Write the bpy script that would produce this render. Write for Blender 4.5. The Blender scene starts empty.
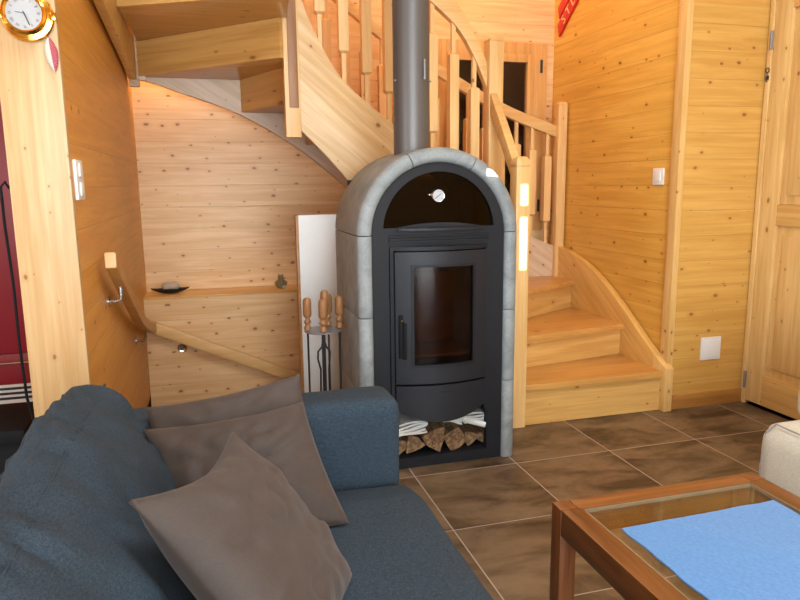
import bpy, bmesh, math, random
from mathutils import Vector, Matrix, noise
random.seed(7)
S = bpy.context.scene
COL = S.collection
V = Vector
PI = math.pi

# ------------------------------------------------------------------ mesh helpers
class B:
    """collects shapes in world coordinates; build() links them as ONE mesh object"""
    def __init__(s): s.bm = bmesh.new()
    def poly(s, pts):
        return s.bm.faces.new([s.bm.verts.new(p) for p in pts])
    def loft(s, rings, closed=True, caps=True, loop=False):
        vs = [[s.bm.verts.new(p) for p in r] for r in rings]
        n = len(rings[0]); m = len(vs)
        for i in range(m if loop else m - 1):
            a, b = vs[i], vs[(i + 1) % m]
            for j in range(n if closed else n - 1):
                k = (j + 1) % n
                s.bm.faces.new((a[j], a[k], b[k], b[j]))
        if caps and not loop and closed:
            s.bm.faces.new(vs[0][::-1]); s.bm.faces.new(vs[-1])
        return s
    def box(s, x0, x1, y0, y1, z0, z1):
        r = [(x0, y0), (x1, y0), (x1, y1), (x0, y1)]
        return s.loft([[(x, y, z0) for x, y in r], [(x, y, z1) for x, y in r]])
    def prism(s, pts, ax, a, b):
        f = {'x': lambda p, t: (t, p[0], p[1]), 'y': lambda p, t: (p[0], t, p[1]), 'z': lambda p, t: (p[0], p[1], t)}[ax]
        return s.loft([[f(p, a) for p in pts], [f(p, b) for p in pts]])
    def tube(s, pts, r, n=10, caps=True):
        pts = [V(p) for p in pts]; rings = []
        rr = r if isinstance(r, (list, tuple)) else [r] * len(pts)
        up = None
        for i, p in enumerate(pts):
            t = (pts[min(i + 1, len(pts) - 1)] - pts[max(i - 1, 0)]).normalized()
            if up is None:
                up = V((0, 0, 1)) if abs(t.z) < .9 else V((0, 1, 0))
            u = (up - t * up.dot(t)).normalized(); w = t.cross(u); up = u
            rings.append([p + (u * math.cos(2 * PI * j / n) + w * math.sin(2 * PI * j / n)) * rr[i] for j in range(n)])
        return s.loft(rings, caps=caps)
    def bar(s, pts, w, h):
        """rectangular section swept along pts, h vertical, w sideways"""
        pts = [V(p) for p in pts]; rings = []
        for i, p in enumerate(pts):
            t = (pts[min(i + 1, len(pts) - 1)] - pts[max(i - 1, 0)]).normalized()
            sd = t.cross(V((0, 0, 1))).normalized() * (w / 2); up = V((0, 0, h / 2))
            rings.append([p - sd - up, p + sd - up, p + sd + up, p - sd + up])
        return s.loft(rings)
    def lathe(s, prof, c, ax='z', n=24):
        """prof: list of (radius, along axis)"""
        c = V(c); rings = []
        for r, h in prof:
            ring = []
            for j in range(n):
                a = 2 * PI * j / n; u, v = max(r, 1e-4) * math.cos(a), max(r, 1e-4) * math.sin(a)
                ring.append(c + V({'z': (u, v, h), 'y': (v, h, u), 'x': (h, u, v)}[ax]))
            rings.append(ring)
        return s.loft(rings)
    def beam(s, p, q, w, t):
        """square stick between two points (vertical allowed)"""
        p, q = V(p), V(q); d = (q - p).normalized()
        a = V((1, 0, 0)) if abs(d.x) < .9 else V((0, 1, 0))
        b = d.cross(a).normalized(); a = b.cross(d)
        o = [(-w / 2, -t / 2), (w / 2, -t / 2), (w / 2, t / 2), (-w / 2, t / 2)]
        return s.loft([[p + a * u + b * v for u, v in o], [q + a * u + b * v for u, v in o]])
    def map(s, f):
        for v in s.bm.verts: v.co = f(v.co.copy())
        return s
    def build(s, name, mat, parent=None, bevel=0, seg=2, sharp=35, at=None, weld=True):
        bm = s.bm
        if weld: bmesh.ops.remove_doubles(bm, verts=bm.verts, dist=1e-5)
        bmesh.ops.recalc_face_normals(bm, faces=bm.faces)
        if bevel:
            es = [e for e in bm.edges if len(e.link_faces) == 2 and e.calc_face_angle(0) > math.radians(sharp)]
            bmesh.ops.bevel(bm, geom=es, offset=bevel, segments=seg, affect='EDGES', profile=.6, clamp_overlap=True)
        for f in bm.faces: f.smooth = True
        for e in bm.edges:
            if len(e.link_faces) != 2 or e.calc_face_angle(0) > math.radians(sharp): e.smooth = False
        off = V(at) if at is not None else (origin(parent) if parent else V((0, 0, 0)))
        bmesh.ops.translate(bm, verts=bm.verts, vec=-off)
        me = bpy.data.meshes.new(name); bm.to_mesh(me); bm.free()
        o = bpy.data.objects.new(name, me); COL.objects.link(o)
        for m in (mat if isinstance(mat, list) else [mat]): me.materials.append(m)
        if parent: o.parent = parent
        elif at is not None: o.location = at
        return o

def origin(o):
    while o.parent: o = o.parent
    return V(o.location)

def tag(o, label, cat, group=None):
    o['label'] = label; o['category'] = cat
    if group: o['group'] = group
    return o
def thing(name, label, cat, loc, group=None):
    o = bpy.data.objects.new(name, None); COL.objects.link(o); o.location = loc
    o.empty_display_size = .05
    return tag(o, label, cat, group)
def struct(o): o['kind'] = 'structure'; return o

def rbox(lo, hi, r, n, f=None):
    """rounded box as a B; n = grid cells per axis; f(p, unit) displaces"""
    lo, hi = V(lo), V(hi); b = B(); bm = b.bm
    def rd(p):
        q = V([min(max(p[i], lo[i] + r), hi[i] - r) for i in range(3)])
        d = p - q
        if d.length > 1e-9: p = q + d.normalized() * r
        return f(p) if f else p
    def ts(k):   # denser near the ends
        return [(.5 - .5 * math.cos(PI * i / k)) * .5 + .5 * i / k for i in range(k + 1)]
    for ax in range(3):
        u, v = (ax + 1) % 3, (ax + 2) % 3
        tu, tv = ts(n[u]), ts(n[v])
        for side in (lo, hi):
            g = []
            for a in tu:
                row = []
                for c in tv:
                    p = V((0, 0, 0)); p[ax] = side[ax]
                    p[u] = lo[u] + (hi[u] - lo[u]) * a; p[v] = lo[v] + (hi[v] - lo[v]) * c
                    row.append(bm.verts.new(rd(p)))
                g.append(row)
            for i in range(n[u]):
                for j in range(n[v]):
                    q = (g[i][j], g[i + 1][j], g[i + 1][j + 1], g[i][j + 1])
                    bm.faces.new(q)
    bmesh.ops.remove_doubles(bm, verts=bm.verts, dist=2e-5)
    return b

def text_mesh(txt, size, depth):
    c = bpy.data.curves.new('t', 'FONT'); c.body = txt; c.size = size; c.extrude = depth
    c.align_x = 'CENTER'; c.align_y = 'CENTER'; c.resolution_u = 3
    o = bpy.data.objects.new('t', c); COL.objects.link(o)
    me = bpy.data.meshes.new_from_object(o.evaluated_get(bpy.context.evaluated_depsgraph_get()))
    bpy.data.objects.remove(o); bpy.data.curves.remove(c)
    return me

# ------------------------------------------------------------------ materials
class N:
    def __init__(s, name):
        s.m = bpy.data.materials.new(name); s.m.use_nodes = True
        s.t = s.m.node_tree; s.t.nodes.clear()
        s.out = s.t.nodes.new('ShaderNodeOutputMaterial')
    def n(s, typ, **kw):
        x = s.t.nodes.new('ShaderNode' + typ)
        for k, v in kw.items():
            if k.startswith('i_'): x.inputs[k[2:].replace('_', ' ')].default_value = v
            else: setattr(x, k, v)
        return x
    def l(s, a, b): s.t.links.new(a, b)
    def math(s, op, a, b=None, c=None):
        x = s.n('Math', operation=op)
        for i, v in enumerate((a, b, c)):
            if v is None: continue
            if isinstance(v, (int, float)): x.inputs[i].default_value = v
            else: s.l(v, x.inputs[i])
        return x.outputs[0]
    def mix(s, fac, a, b, mode='MIX'):
        x = s.n('Mix', data_type='RGBA', blend_type=mode)
        for i, v in ((0, fac), (6, a), (7, b)):
            if isinstance(v, (int, float)): x.inputs[i].default_value = v
            elif isinstance(v, tuple): x.inputs[i].default_value = (*v, 1)
            else: s.l(v, x.inputs[i])
        return x.outputs[2]
    def ramp(s, fac, stops):
        x = s.n('ValToRGB'); e = x.color_ramp.elements
        while len(e) < len(stops): e.new(.5)
        for i, (p, c) in enumerate(stops):
            e[i].position = p; e[i].color = (*c, 1) if isinstance(c, tuple) else (c, c, c, 1)
        s.l(fac, x.inputs[0]); return x.outputs[0]
    def vec(s, x, y, z):
        c = s.n('CombineXYZ')
        for i, v in enumerate((x, y, z)):
            if isinstance(v, (int, float)): c.inputs[i].default_value = v
            else: s.l(v, c.inputs[i])
        return c.outputs[0]
    def coords(s):
        tc = s.n('TexCoord'); sp = s.n('SeparateXYZ'); s.l(tc.outputs['Object'], sp.inputs[0])
        return tc.outputs['Object'], dict(x=sp.outputs[0], y=sp.outputs[1], z=sp.outputs[2])
    def noise(s, vec, scale, detail=4, rough=.55, dist=0):
        x = s.n('TexNoise'); x.inputs['Scale'].default_value = scale; x.inputs['Detail'].default_value = detail
        x.inputs['Roughness'].default_value = rough; x.inputs['Distortion'].default_value = dist
        s.l(vec, x.inputs['Vector']); return x.outputs['Fac']
    def finish(s, col, rough=.5, bump=None, bstr=.2, bdist=.002, **kw):
        p = s.n('BsdfPrincipled')
        if isinstance(col, tuple): p.inputs['Base Color'].default_value = (*col, 1)
        else: s.l(col, p.inputs['Base Color'])
        if isinstance(rough, (int, float)): p.inputs['Roughness'].default_value = rough
        else: s.l(rough, p.inputs['Roughness'])
        for k, v in kw.items(): p.inputs[k.replace('_', ' ')].default_value = v
        if bump is not None:
            b = s.n('Bump'); b.inputs['Strength'].default_value = bstr; b.inputs['Distance'].default_value = bdist
            s.l(bump, b.inputs['Height']); s.l(b.outputs[0], p.inputs['Normal'])
        s.l(p.outputs[0], s.out.inputs[0]); return s.m

def plain(name, col, rough=.5, **kw):
    m = N(name); o, c = m.coords()
    k = m.noise(o, 40, 3)
    return m.finish(m.mix(m.math('MULTIPLY', k, .25), col, tuple(x * .75 for x in col)), rough, k, .05, .001, **kw)

def pine(name, light, dark, knot=(.23, .075, .018), u='x', v='z', pitch=None, off=0., dens=.5, rough=.42, groove=.55, cell=.115, skew=.6, ang=0):
    """spruce: grain along u, boards of the given pitch stacked along v, scattered knots"""
    m = N(name); o, c = m.coords()
    w = [a for a in 'xyz' if a not in (u, v)][0]
    U, W_, Q = c[u], c[v], c[w]
    if ang:
        ca, sa = math.cos(math.radians(ang)), math.sin(math.radians(ang))
        U, W_ = (m.math('ADD', m.math('MULTIPLY', U, ca), m.math('MULTIPLY', W_, sa)), m.math('SUBTRACT', m.math('MULTIPLY', W_, ca), m.math('MULTIPLY', U, sa)))
    tint = None; gmask = None
    if pitch:
        t = m.math('DIVIDE', m.math('SUBTRACT', W_, off), pitch)
        idx = m.math('FLOOR', t); fr = m.math('FRACT', t)
        wn = m.n('TexWhiteNoise', noise_dimensions='1D'); m.l(idx, wn.inputs['W'])
        U2 = m.math('ADD', U, m.math('MULTIPLY', wn.outputs['Value'], 13.7)); tint = wn.outputs['Value']
        e = m.math('MINIMUM', fr, m.math('SUBTRACT', 1, fr))
        gmask = m.math('SUBTRACT', 1, m.math('MINIMUM', m.math('DIVIDE', e, .018), 1))
    else: U2 = U
    Wq = m.math('ADD', W_, m.math('MULTIPLY', Q, skew)); Q = m.math('MULTIPLY', Q, skew / .6)
    v1 = m.vec(m.math('MULTIPLY', U2, 1.6), m.math('MULTIPLY', Wq, 26), m.math('MULTIPLY', Q, 9))
    g1 = m.noise(v1, 1, 4, .6, .6)
    v2 = m.vec(m.math('MULTIPLY', U2, 3), m.math('MULTIPLY', Wq, 120), Q)
    g2 = m.noise(v2, 1, 2)
    v3 = m.vec(m.math('MULTIPLY', U2, 1.2), m.math('MULTIPLY', Wq, 5), Q)
    g3 = m.noise(v3, 1, 2)
    fac = m.math('ADD', m.math('MULTIPLY', g1, .65), m.math('ADD', m.math('MULTIPLY', g2, .2), m.math('MULTIPLY', g3, .25)))
    col = m.ramp(fac, [(.42, light), (.66, dark)])
    if tint is not None:
        col = m.mix(m.math('MULTIPLY', tint, .28), col, m.mix(.5, col, dark))
    # knots
    vo = m.n('TexVoronoi', voronoi_dimensions='2D', feature='F1'); vo.inputs['Scale'].default_value = 1
    wob = m.noise(o, 30, 2)
    kv = m.vec(m.math('ADD', m.math('DIVIDE', U2, cell * 1.25), m.math('MULTIPLY', wob, .12)), m.math('ADD', m.math('DIVIDE', Wq, cell * .8), m.math('MULTIPLY', wob, .1)), 0)
    m.l(kv, vo.inputs['Vector'])
    sp = m.n('SeparateColor'); m.l(vo.outputs['Color'], sp.inputs[0])
    keep = m.math('LESS_THAN', sp.outputs[0], dens)
    size = m.math('ADD', .025, m.math('MULTIPLY', m.math('POWER', sp.outputs[1], 2), .095))
    d = m.math('DIVIDE', vo.outputs['Distance'], size)
    core = m.math('MULTIPLY', keep, m.math('SUBTRACT', 1, m.n('MapRange').outputs[0]))
    mr = m.n('MapRange'); mr.inputs['From Min'].default_value = .55; mr.inputs['From Max'].default_value = 1.15; m.l(d, mr.inputs['Value'])
    core = m.math('MULTIPLY', keep, m.math('SUBTRACT', 1, mr.outputs[0]))
    mr2 = m.n('MapRange'); mr2.inputs['From Min'].default_value = 1.0; mr2.inputs['From Max'].default_value = 3.0; m.l(d, mr2.inputs['Value'])
    halo = m.math('MULTIPLY', m.math('MULTIPLY', keep, m.math('SUBTRACT', 1, mr2.outputs[0])), .6)
    col = m.mix(halo, col, dark)
    col = m.mix(m.math('MULTIPLY', core, .85), col, knot)
    h = m.math('MULTIPLY', g2, .15)
    if gmask is not None:
        col = m.mix(m.math('MULTIPLY', gmask, groove), col, tuple(x * .35 for x in dark))
        h = m.math('SUBTRACT', h, gmask)
    return m.finish(col, rough, h, .35, .003)

P_L, P_D = (.74, .47, .17), (.58, .31, .085)
M = {}
M['wall_back'] = pine('spruce_back_wall', (.86, .60, .31), (.70, .42, .18), u='x', v='z', pitch=.139, off=.055, dens=.75, groove=.4)
M['wall_left'] = pine('spruce_left_wall', (.74, .36, .06), (.60, .26, .035), u='y', v='z', pitch=.139, off=.055, dens=.12, groove=.35)
M['wall_right'] = pine('spruce_right_wall', (.78, .465, .10), (.64, .34, .055), u='y', v='z', pitch=.141, off=.011, dens=.5, groove=.5)
M['wall_return'] = pine('spruce_return_wall', (.68, .40, .105), (.56, .295, .06), u='x', v='z', pitch=.141, off=.011, dens=.45, groove=.4)
M['post'] = pine('spruce_post', (.60, .405, .20), (.48, .285, .11), u='z', v='x', dens=.35, cell=.075)
M['trimz'] = pine('spruce_trim', (.78, .52, .20), (.62, .36, .11), u='z', v='x', dens=.25, cell=.09)
M['door'] = pine('spruce_door', (.80, .55, .23), (.64, .39, .13), u='z', v='y', dens=.45, cell=.13)
M['doorh'] = pine('spruce_door_rail', (.76, .48, .17), (.60, .34, .10), u='y', v='z', dens=.3, cell=.13)
M['strx'] = pine('spruce_stringer', (.78, .57, .31), (.60, .38, .155), u='x', v='z', dens=.45, cell=.13, ang=-40)
M['strx_back'] = pine('spruce_back_stringer', (.66, .50, .34), (.50, .35, .21), u='x', v='z', dens=.45, cell=.13, ang=-33)
M['stry'] = pine('spruce_side_stringer', (.74, .46, .14), (.58, .31, .075), u='y', v='z', dens=.35, cell=.16, ang=32)
M['tread'] = pine('spruce_tread', (.66, .36, .10), (.52, .25, .06), u='x', v='y', dens=.12, cell=.16, rough=.28)
M['riser'] = pine('spruce_riser', (.72, .44, .14), (.56, .30, .08), u='x', v='z', dens=.4, cell=.13, rough=.35, skew=0.)
M['newel'] = pine('spruce_newel', (.80, .53, .23), (.66, .39, .14), u='z', v='x', dens=.12, cell=.1)
M['baluster'] = pine('spruce_baluster', (.80, .53, .23), (.68, .41, .15), u='z', v='x', dens=.05, cell=.1)
M['rail'] = pine('spruce_handrail', (.78, .51, .21), (.64, .38, .13), u='x', v='z', dens=.08, cell=.1)
M['raily'] = pine('spruce_basement_rail', (.58, .29, .075), (.46, .21, .05), u='y', v='z', dens=.05, cell=.1)
M['railend'] = pine('spruce_cut_end', (.74, .50, .22), (.62, .38, .14), u='x', v='z', dens=.0)
M['inset'] = pine('pine_inset', (.36, .16, .04), (.20, .08, .018), u='z', v='x', dens=.2, cell=.08)
M['window'] = pine('spruce_window_frame', (.74, .43, .16), (.60, .31, .09), u='z', v='x', dens=.1, cell=.1)
M['ledge'] = pine('spruce_ledge', (.76, .46, .16), (.62, .33, .09), u='x', v='y', dens=.1)
M['base'] = pine('spruce_baseboard', (.46, .22, .055), (.36, .155, .03), u='x', v='z', dens=.1)
M['ceil'] = pine('spruce_ceiling', (.70, .45, .18), (.55, .32, .10), u='y', v='x', pitch=.14, dens=.3)

def m_tiles():
    m = N('brown_stone_tile'); o, c = m.coords()
    T = .5
    tx, ty = m.math('DIVIDE', c['x'], T), m.math('DIVIDE', c['y'], T)
    idv = m.vec(m.math('FLOOR', tx), m.math('FLOOR', ty), 0)
    wn = m.n('TexWhiteNoise', noise_dimensions='3D'); m.l(idv, wn.inputs['Vector'])
    va = m.n('VectorMath', operation='MULTIPLY_ADD'); m.l(wn.outputs['Color'], va.inputs[0]); va.inputs[1].default_value = (9, 9, 9); m.l(o, va.inputs[2])
    P = va.outputs[0]
    sc = m.n('Mapping'); sc.inputs['Scale'].default_value = (1, 2.0, 1); sc.inputs['Rotation'].default_value = (0, 0, .35); m.l(P, sc.inputs[0])
    big = m.noise(sc.outputs[0], 2.6, 5, .6, .5)
    fine = m.noise(P, 18, 6, .65, .4)
    col = m.ramp(big, [(.36, (.036, .021, .010)), (.46, (.115, .073, .038)), (.57, (.205, .138, .078)), (.8, (.25, .175, .105))])
    col = m.mix(m.math('MULTIPLY', fine, .45), col, (.09, .055, .028))
    def edge(t):
        f = m.math('FRACT', t); return m.math('MINIMUM', f, m.math('SUBTRACT', 1, f))
    e = m.math('MINIMUM', edge(tx), edge(ty))
    g = m.math('LESS_THAN', e, .0048)
    col = m.mix(g, col, (.40, .34, .28))
    h = m.math('SUBTRACT', m.math('MULTIPLY', fine, .5), g)
    r = m.math('ADD', m.math('MULTIPLY', fine, .2), .36)
    return m.finish(col, r, h, .25, .003)
M['tile'] = m_tiles()

def m_stone(name, a, b_, spk):
    m = N(name); o, c = m.coords()
    k = m.noise(o, 9, 6, .65, .8); f = m.noise(o, 160, 3, .7)
    col = m.ramp(k, [(.3, a), (.7, b_)])
    col = m.mix(m.ramp(f, [(.55, 0.), (.75, .6)]), col, spk)
    return m.finish(col, .55, m.math('ADD', k, m.math('MULTIPLY', f, .4)), .15, .002)
M['soap'] = m_stone('soapstone', (.15, .172, .175), (.30, .33, .33), (.08, .09, .09))

def m_fabric(name, a, b_, scale=420, bump=.35, rough=.9, sheen=.3):
    m = N(name); o, c = m.coords()
    sx = m.n('Mapping'); sx.inputs['Scale'].default_value = (1, .25, 1); m.l(o, sx.inputs[0])
    sy = m.n('Mapping'); sy.inputs['Scale'].default_value = (.25, 1, .8); m.l(o, sy.inputs[0])
    k1, k2 = m.noise(sx.outputs[0], scale, 2), m.noise(sy.outputs[0], scale, 2)
    big = m.noise(o, 6, 3)
    w = m.math('ADD', m.math('MULTIPLY', k1, .5), m.math('MULTIPLY', k2, .5))
    col = m.ramp(w, [(.38, a), (.62, b_)])
    col = m.mix(m.math('MULTIPLY', big, .25), col, tuple(x * .8 for x in a))
    return m.finish(col, rough, w, bump, .0012, Sheen_Weight=sheen, Sheen_Roughness=.5)
M['denim'] = m_fabric('blue_grey_sofa_cloth', (.008, .018, .029), (.028, .052, .076), sheen=0.)
M['brown'] = m_fabric('brown_pillow_cloth', (.040, .027, .021), (.056, .039, .030), 500, .15, .7, .1)
M['cream'] = m_fabric('cream_upholstery', (.50, .47, .37), (.66, .62, .50), 350)
M['mat'] = m_fabric('pale_blue_woven_cloth', (.040, .175, .44), (.075, .25, .55), 300, .3)
M['seam'] = plain('grey_stitching', (.30, .31, .30), .8)
M['steel'] = plain('black_stove_steel', (.010, .011, .014), .5, Specular_IOR_Level=.25)
M['steel2'] = plain('dark_door_steel', (.015, .016, .020), .45, Specular_IOR_Level=.3)
M['pipe'] = plain('grey_flue_steel', (.13, .125, .12), .42, Metallic=.45)
M['chrome'] = plain('chrome', (.7, .7, .72), .18, Metallic=1.)
M['gold'] = plain('polished_brass', (.85, .50, .10), .14, Metallic=1.)
M['iron'] = plain('wrought_iron', (.035, .035, .038), .45, Metallic=.5)
M['white'] = plain('white_plastic', (.80, .80, .77), .35)
M['plaster'] = plain('white_fire_board', (.84, .87, .86), .7)
M['red'] = plain('dark_red_lacquer', (.26, .014, .026), .3)
M['black'] = plain('black_plastic', (.008, .008, .009), .7, Specular_IOR_Level=.15)
M['redsign'] = plain('red_paint', (.60, .012, .008), .4)
M['letter'] = plain('beige_letter', (.74, .52, .28), .6)
M['turned'] = pine('turned_beech', (.33, .165, .062), (.24, .105, .033), u='z', v='x', dens=0)
M['oak'] = pine('oak_table', (.21, .078, .023), (.085, .028, .008), u='y', v='x', dens=0, rough=.3)
M['oakx'] = pine('oak_table_cross', (.26, .098, .028), (.12, .040, .011), u='x', v='y', dens=0, rough=.3)
M['oakz'] = pine('oak_table_leg', (.225, .080, .025), (.105, .032, .009), u='z', v='x', dens=0, rough=.35)
M['paper'] = plain('newspaper', (.62, .63, .60), .8)
M['paper2'] = plain('magazine_paper', (.50, .53, .52), .45)
M['dial'] = plain('white_dial', (.45, .47, .48), .5)
M['ink'] = plain('black_ink', (.015, .015, .018), .5)
M['brick'] = m_stone('firebrick', (.16, .075, .034), (.26, .13, .06), (.10, .05, .03))
M['slate'] = plain('black_glaze', (.010, .009, .010), .3)
M['pebble'] = m_stone('pale_pebble', (.38, .32, .23), (.50, .43, .33), (.25, .24, .22))
M['clay'] = m_stone('olive_clay', (.15, .12, .05), (.22, .17, .08), (.06, .045, .02))
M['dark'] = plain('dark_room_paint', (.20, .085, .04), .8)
M['edge'] = plain('glass_highlight', (.20, .165, .11), .3)  # pale colour stands for the highlight along the table glass
M['grey'] = plain('grey_metal', (.28, .28, .29), .4, Metallic=.6)

def m_log():
    m = N('split_firewood'); o, c = m.coords()
    st = m.n('Mapping'); st.inputs['Scale'].default_value = (1, .2, 1); m.l(o, st.inputs[0])
    k = m.noise(st.outputs[0], 45, 5, .65, 1.); b = m.noise(o, 14, 4)
    col = m.ramp(k, [(.34, (.035, .018, .009)), (.5, (.16, .085, .036)), (.66, (.40, .23, .09))])
    col = m.mix(m.math('MULTIPLY', b, .5), col, (.12, .085, .055))
    return m.finish(col, .85, k, .6, .006)
M['log'] = m_log()
def m_heart():
    m = N('red_checked_cloth'); o, c = m.coords()
    sp = m.n('TexChecker'); sp.inputs['Scale'].default_value = 300; m.l(o, sp.inputs['Vector'])
    return m.finish(m.mix(sp.outputs['Fac'], (.30, .012, .04), (.42, .14, .16)), .8)
M['checked'] = m_heart()
M['ivory'] = m_fabric('ivory_cloth', (.52, .48, .40), (.58, .54, .45), 500, .1)

def m_glass(name, tint, refl=.07, rough=.02):
    m = N(name)
    tr = m.n('BsdfTransparent'); tr.inputs[0].default_value = (*tint, 1)
    gl = m.n('BsdfGlossy'); gl.inputs['Roughness'].default_value = rough; gl.inputs[0].default_value = (1, 1, 1, 1)
    lw = m.n('LayerWeight'); lw.inputs['Blend'].default_value = .35
    mr = m.math('ADD', m.math('MULTIPLY', m.math('POWER', lw.outputs['Facing'], 4), .75), refl)
    mx = m.n('MixShader'); m.l(mr, mx.inputs[0]); m.l(tr.outputs[0], mx.inputs[1]); m.l(gl.outputs[0], mx.inputs[2])
    m.l(mx.outputs[0], m.out.inputs[0]); return m.m
M['glass'] = m_glass('table_glass', (.93, .95, .93), .08)
M['fireglass'] = m_glass('smoked_fire_glass', (.55, .44, .35), .012, .15)
M['darkglass'] = m_glass('smoked_dark_glass', (.16, .12, .10), .02)
M['winglass'] = m_glass('window_glass', (.8, .78, .76), .02)
M['clockglass'] = m_glass('clock_glass', (.98, .98, .98), .03)

# ------------------------------------------------------------------ room shell
XL0, XL1 = -1.42, -1.245          # partition with the post end
YB = 1.92                         # back wall
XR = 1.67                         # right wall
YR = .44                          # wall return
XD = 2.178                        # door wall
YF = -4.5                         # front wall (behind the camera)
XK = -4.2                         # kitchen side wall
H = 3.7

def cells(xs, ys, holes, fn):
    for i in range(len(xs) - 1):
        for j in range(len(ys) - 1):
            cx, cy = (xs[i] + xs[i + 1]) / 2, (ys[j] + ys[j + 1]) / 2
            if any(h[0] < cx < h[1] and h[2] < cy < h[3] for h in holes): continue
            fn(xs[i], xs[i + 1], ys[j], ys[j + 1])
def holed(u0, u1, v0, v1, holes, fn):
    xs = sorted({u0, u1, *[a for h in holes for a in h[:2]]}); ys = sorted({v0, v1, *[a for h in holes for a in h[2:]]})
    cells([x for x in xs if u0 <= x <= u1], [y for y in ys if v0 <= y <= v1], holes, fn)

WELL = (XL1, -.46, .05, YB)
b = B(); holed(XK, XD + .1, YF, YB + .2, [WELL], lambda a, c, d, e: b.box(a, c, d, e, -.12, 0))
struct(b.build('floor', M['tile'], weld=True))
b = B(); b.box(XK - .1, XD + .1, YF - .1, YB + 1.2, H, H + .1); struct(b.build('ceiling', M['ceil']))

WIN = (.80, 1.54, 1.00, 2.24)      # opening in the back wall above the stairs
b = B(); holed(XK, XD + .1, -1.4, H, [WIN], lambda a, c, d, e: b.box(a, c, YB, YB + .12, d, e))
struct(b.build('wall_back', M['wall_back']))
# thicker lower half of the back wall that leaves the narrow ledge
b = B(); b.box(XL1 + .001, -.05, 1.645, YB - .001, -1.4, .610); b.build('w', M['wall_back']).name = 'wall_back_lower'
struct(bpy.data.objects['wall_back_lower'])
b = B(); b.box(XL1 + .001, -.05, 1.64, YB - .001, .611, .623); struct(b.build('trim_1', M['ledge'], bevel=.002))

b = B(); b.box(XL0 + .002, XL1, -.345, YB, -1.4, H); struct(b.build('wall_left', M['wall_left']))
b = B(); b.box(XL0, XL1 + .001, -.38, -.345, 0, H); struct(b.build('trim_2', M['post'], bevel=.004))
b = B(); b.box(XR, XR + .5, YR + .04, YB, 0, H); struct(b.build('wall_right', M['wall_right']))
b = B(); b.box(XR + .012, XD + .1, YR, YR + .04, 0, H); struct(b.build('wall_return', M['wall_return']))
b = B(); b.box(XR - .026, XR + .012, YR - .004, YR + .065, 0, H); struct(b.build('trim_3', M['trimz'], bevel=.004))
b = B(); b.box(XR + .013, XD, YR - .018, YR, 0, .08); struct(b.build('baseboard_right', M['base'], bevel=.003))
DOOR = (-.47, .432, -.01, 2.36)
b = B(); holed(YF, YR, 0, H, [DOOR], lambda a, c, d, e: b.box(XD, XD + .1, a, c, d, e)); struct(b.build('wall_door', M['wall_return']))
b = B(); b.box(XD + .1, XD + .14, -.6, .5, -.12, 2.5); b.box(XD + .0, XD + .1, -.6, .5, -.12, 0); struct(b.build('door_backing', M['dark'], weld=False))  # dark backing added to hide the sky in the gap under the door
# front wall with the glazed opening that lights the room and unseen slits added to aim sun patches at newel and stove
SD = V((.2, 1., -.36)).normalized()
def slit(p, w, z0, z1):
    t = (p[1] - YF) / SD.y
    return (p[0] - SD.x * t - w / 2, p[0] - SD.x * t + w / 2, z0 - SD.z * t, z1 - SD.z * t)
SL = [slit((.712, .415), .05, .86, 1.15), slit((.712, .415), .05, 1.19, 1.315), slit((.392, .09), .07, 1.33, 1.385)]
FW = (-2.1, .85, .10, 2.3)
b = B(); holed(XK, XD + .1, 0, H, [FW] + SL, lambda a, c, d, e: b.box(a, c, YF - .06, YF, d, e)); struct(b.build('wall_front', M['wall_back']))
KW = (-3.2, -1.4, .9, 2.1)
b = B(); holed(YF, YB, 0, H, [KW], lambda a, c, d, e: b.box(XK - .1, XK, a, c, d, e)); struct(b.build('wall_kitchen', M['wall_left']))
# unseen screens added outside only to keep the low sun out of the big openings
b = B(); b.box(-3.0, 4.5, YF - 1.7, YF - 1.5, -.1, 2.98); b.box(-9, -3.0, YF - 1.7, YF - 1.5, -.1, 4.4); struct(b.build('sun_screen', M['plaster'], weld=False))
# glazed door frames in the two daylight openings
def casement(name, u0, u1, v0, v1, ax, t):
    b = B(); w = .06
    def bx(a, c, d, e):
        b.box(*((a, c, t - .03, t + .03) if ax == 'y' else (t - .03, t + .03, a, c)), d, e)
    bx(u0, u0 + w, v0, v1); bx(u1 - w, u1, v0, v1); bx(u0, u1, v0, v0 + w); bx(u0, u1, v1 - w, v1); bx((u0 + u1) / 2 - .04, (u0 + u1) / 2 + .04, v0, v1)
    f = struct(b.build(name, M['window'], weld=False)); return f
casement('window_2', *FW, 'y', YF - .03); casement('window_3', *KW, 'x', XK - .05)

# stepped floor of the way down to the basement, and its sides
b = B()
for k in range(6):
    b.box(XL1, -.46, .05 + .24 * k, .05 + .24 * (k + 1) if k < 5 else YB, -1.4, -.19 * (k + 1))
struct(b.build('floor_basement_steps', M['tread']))
b = B(); b.box(-.46, -.42, .05, YB, -1.4, -.12); struct(b.build('wall_stairwell', M['wall_right']))

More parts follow.
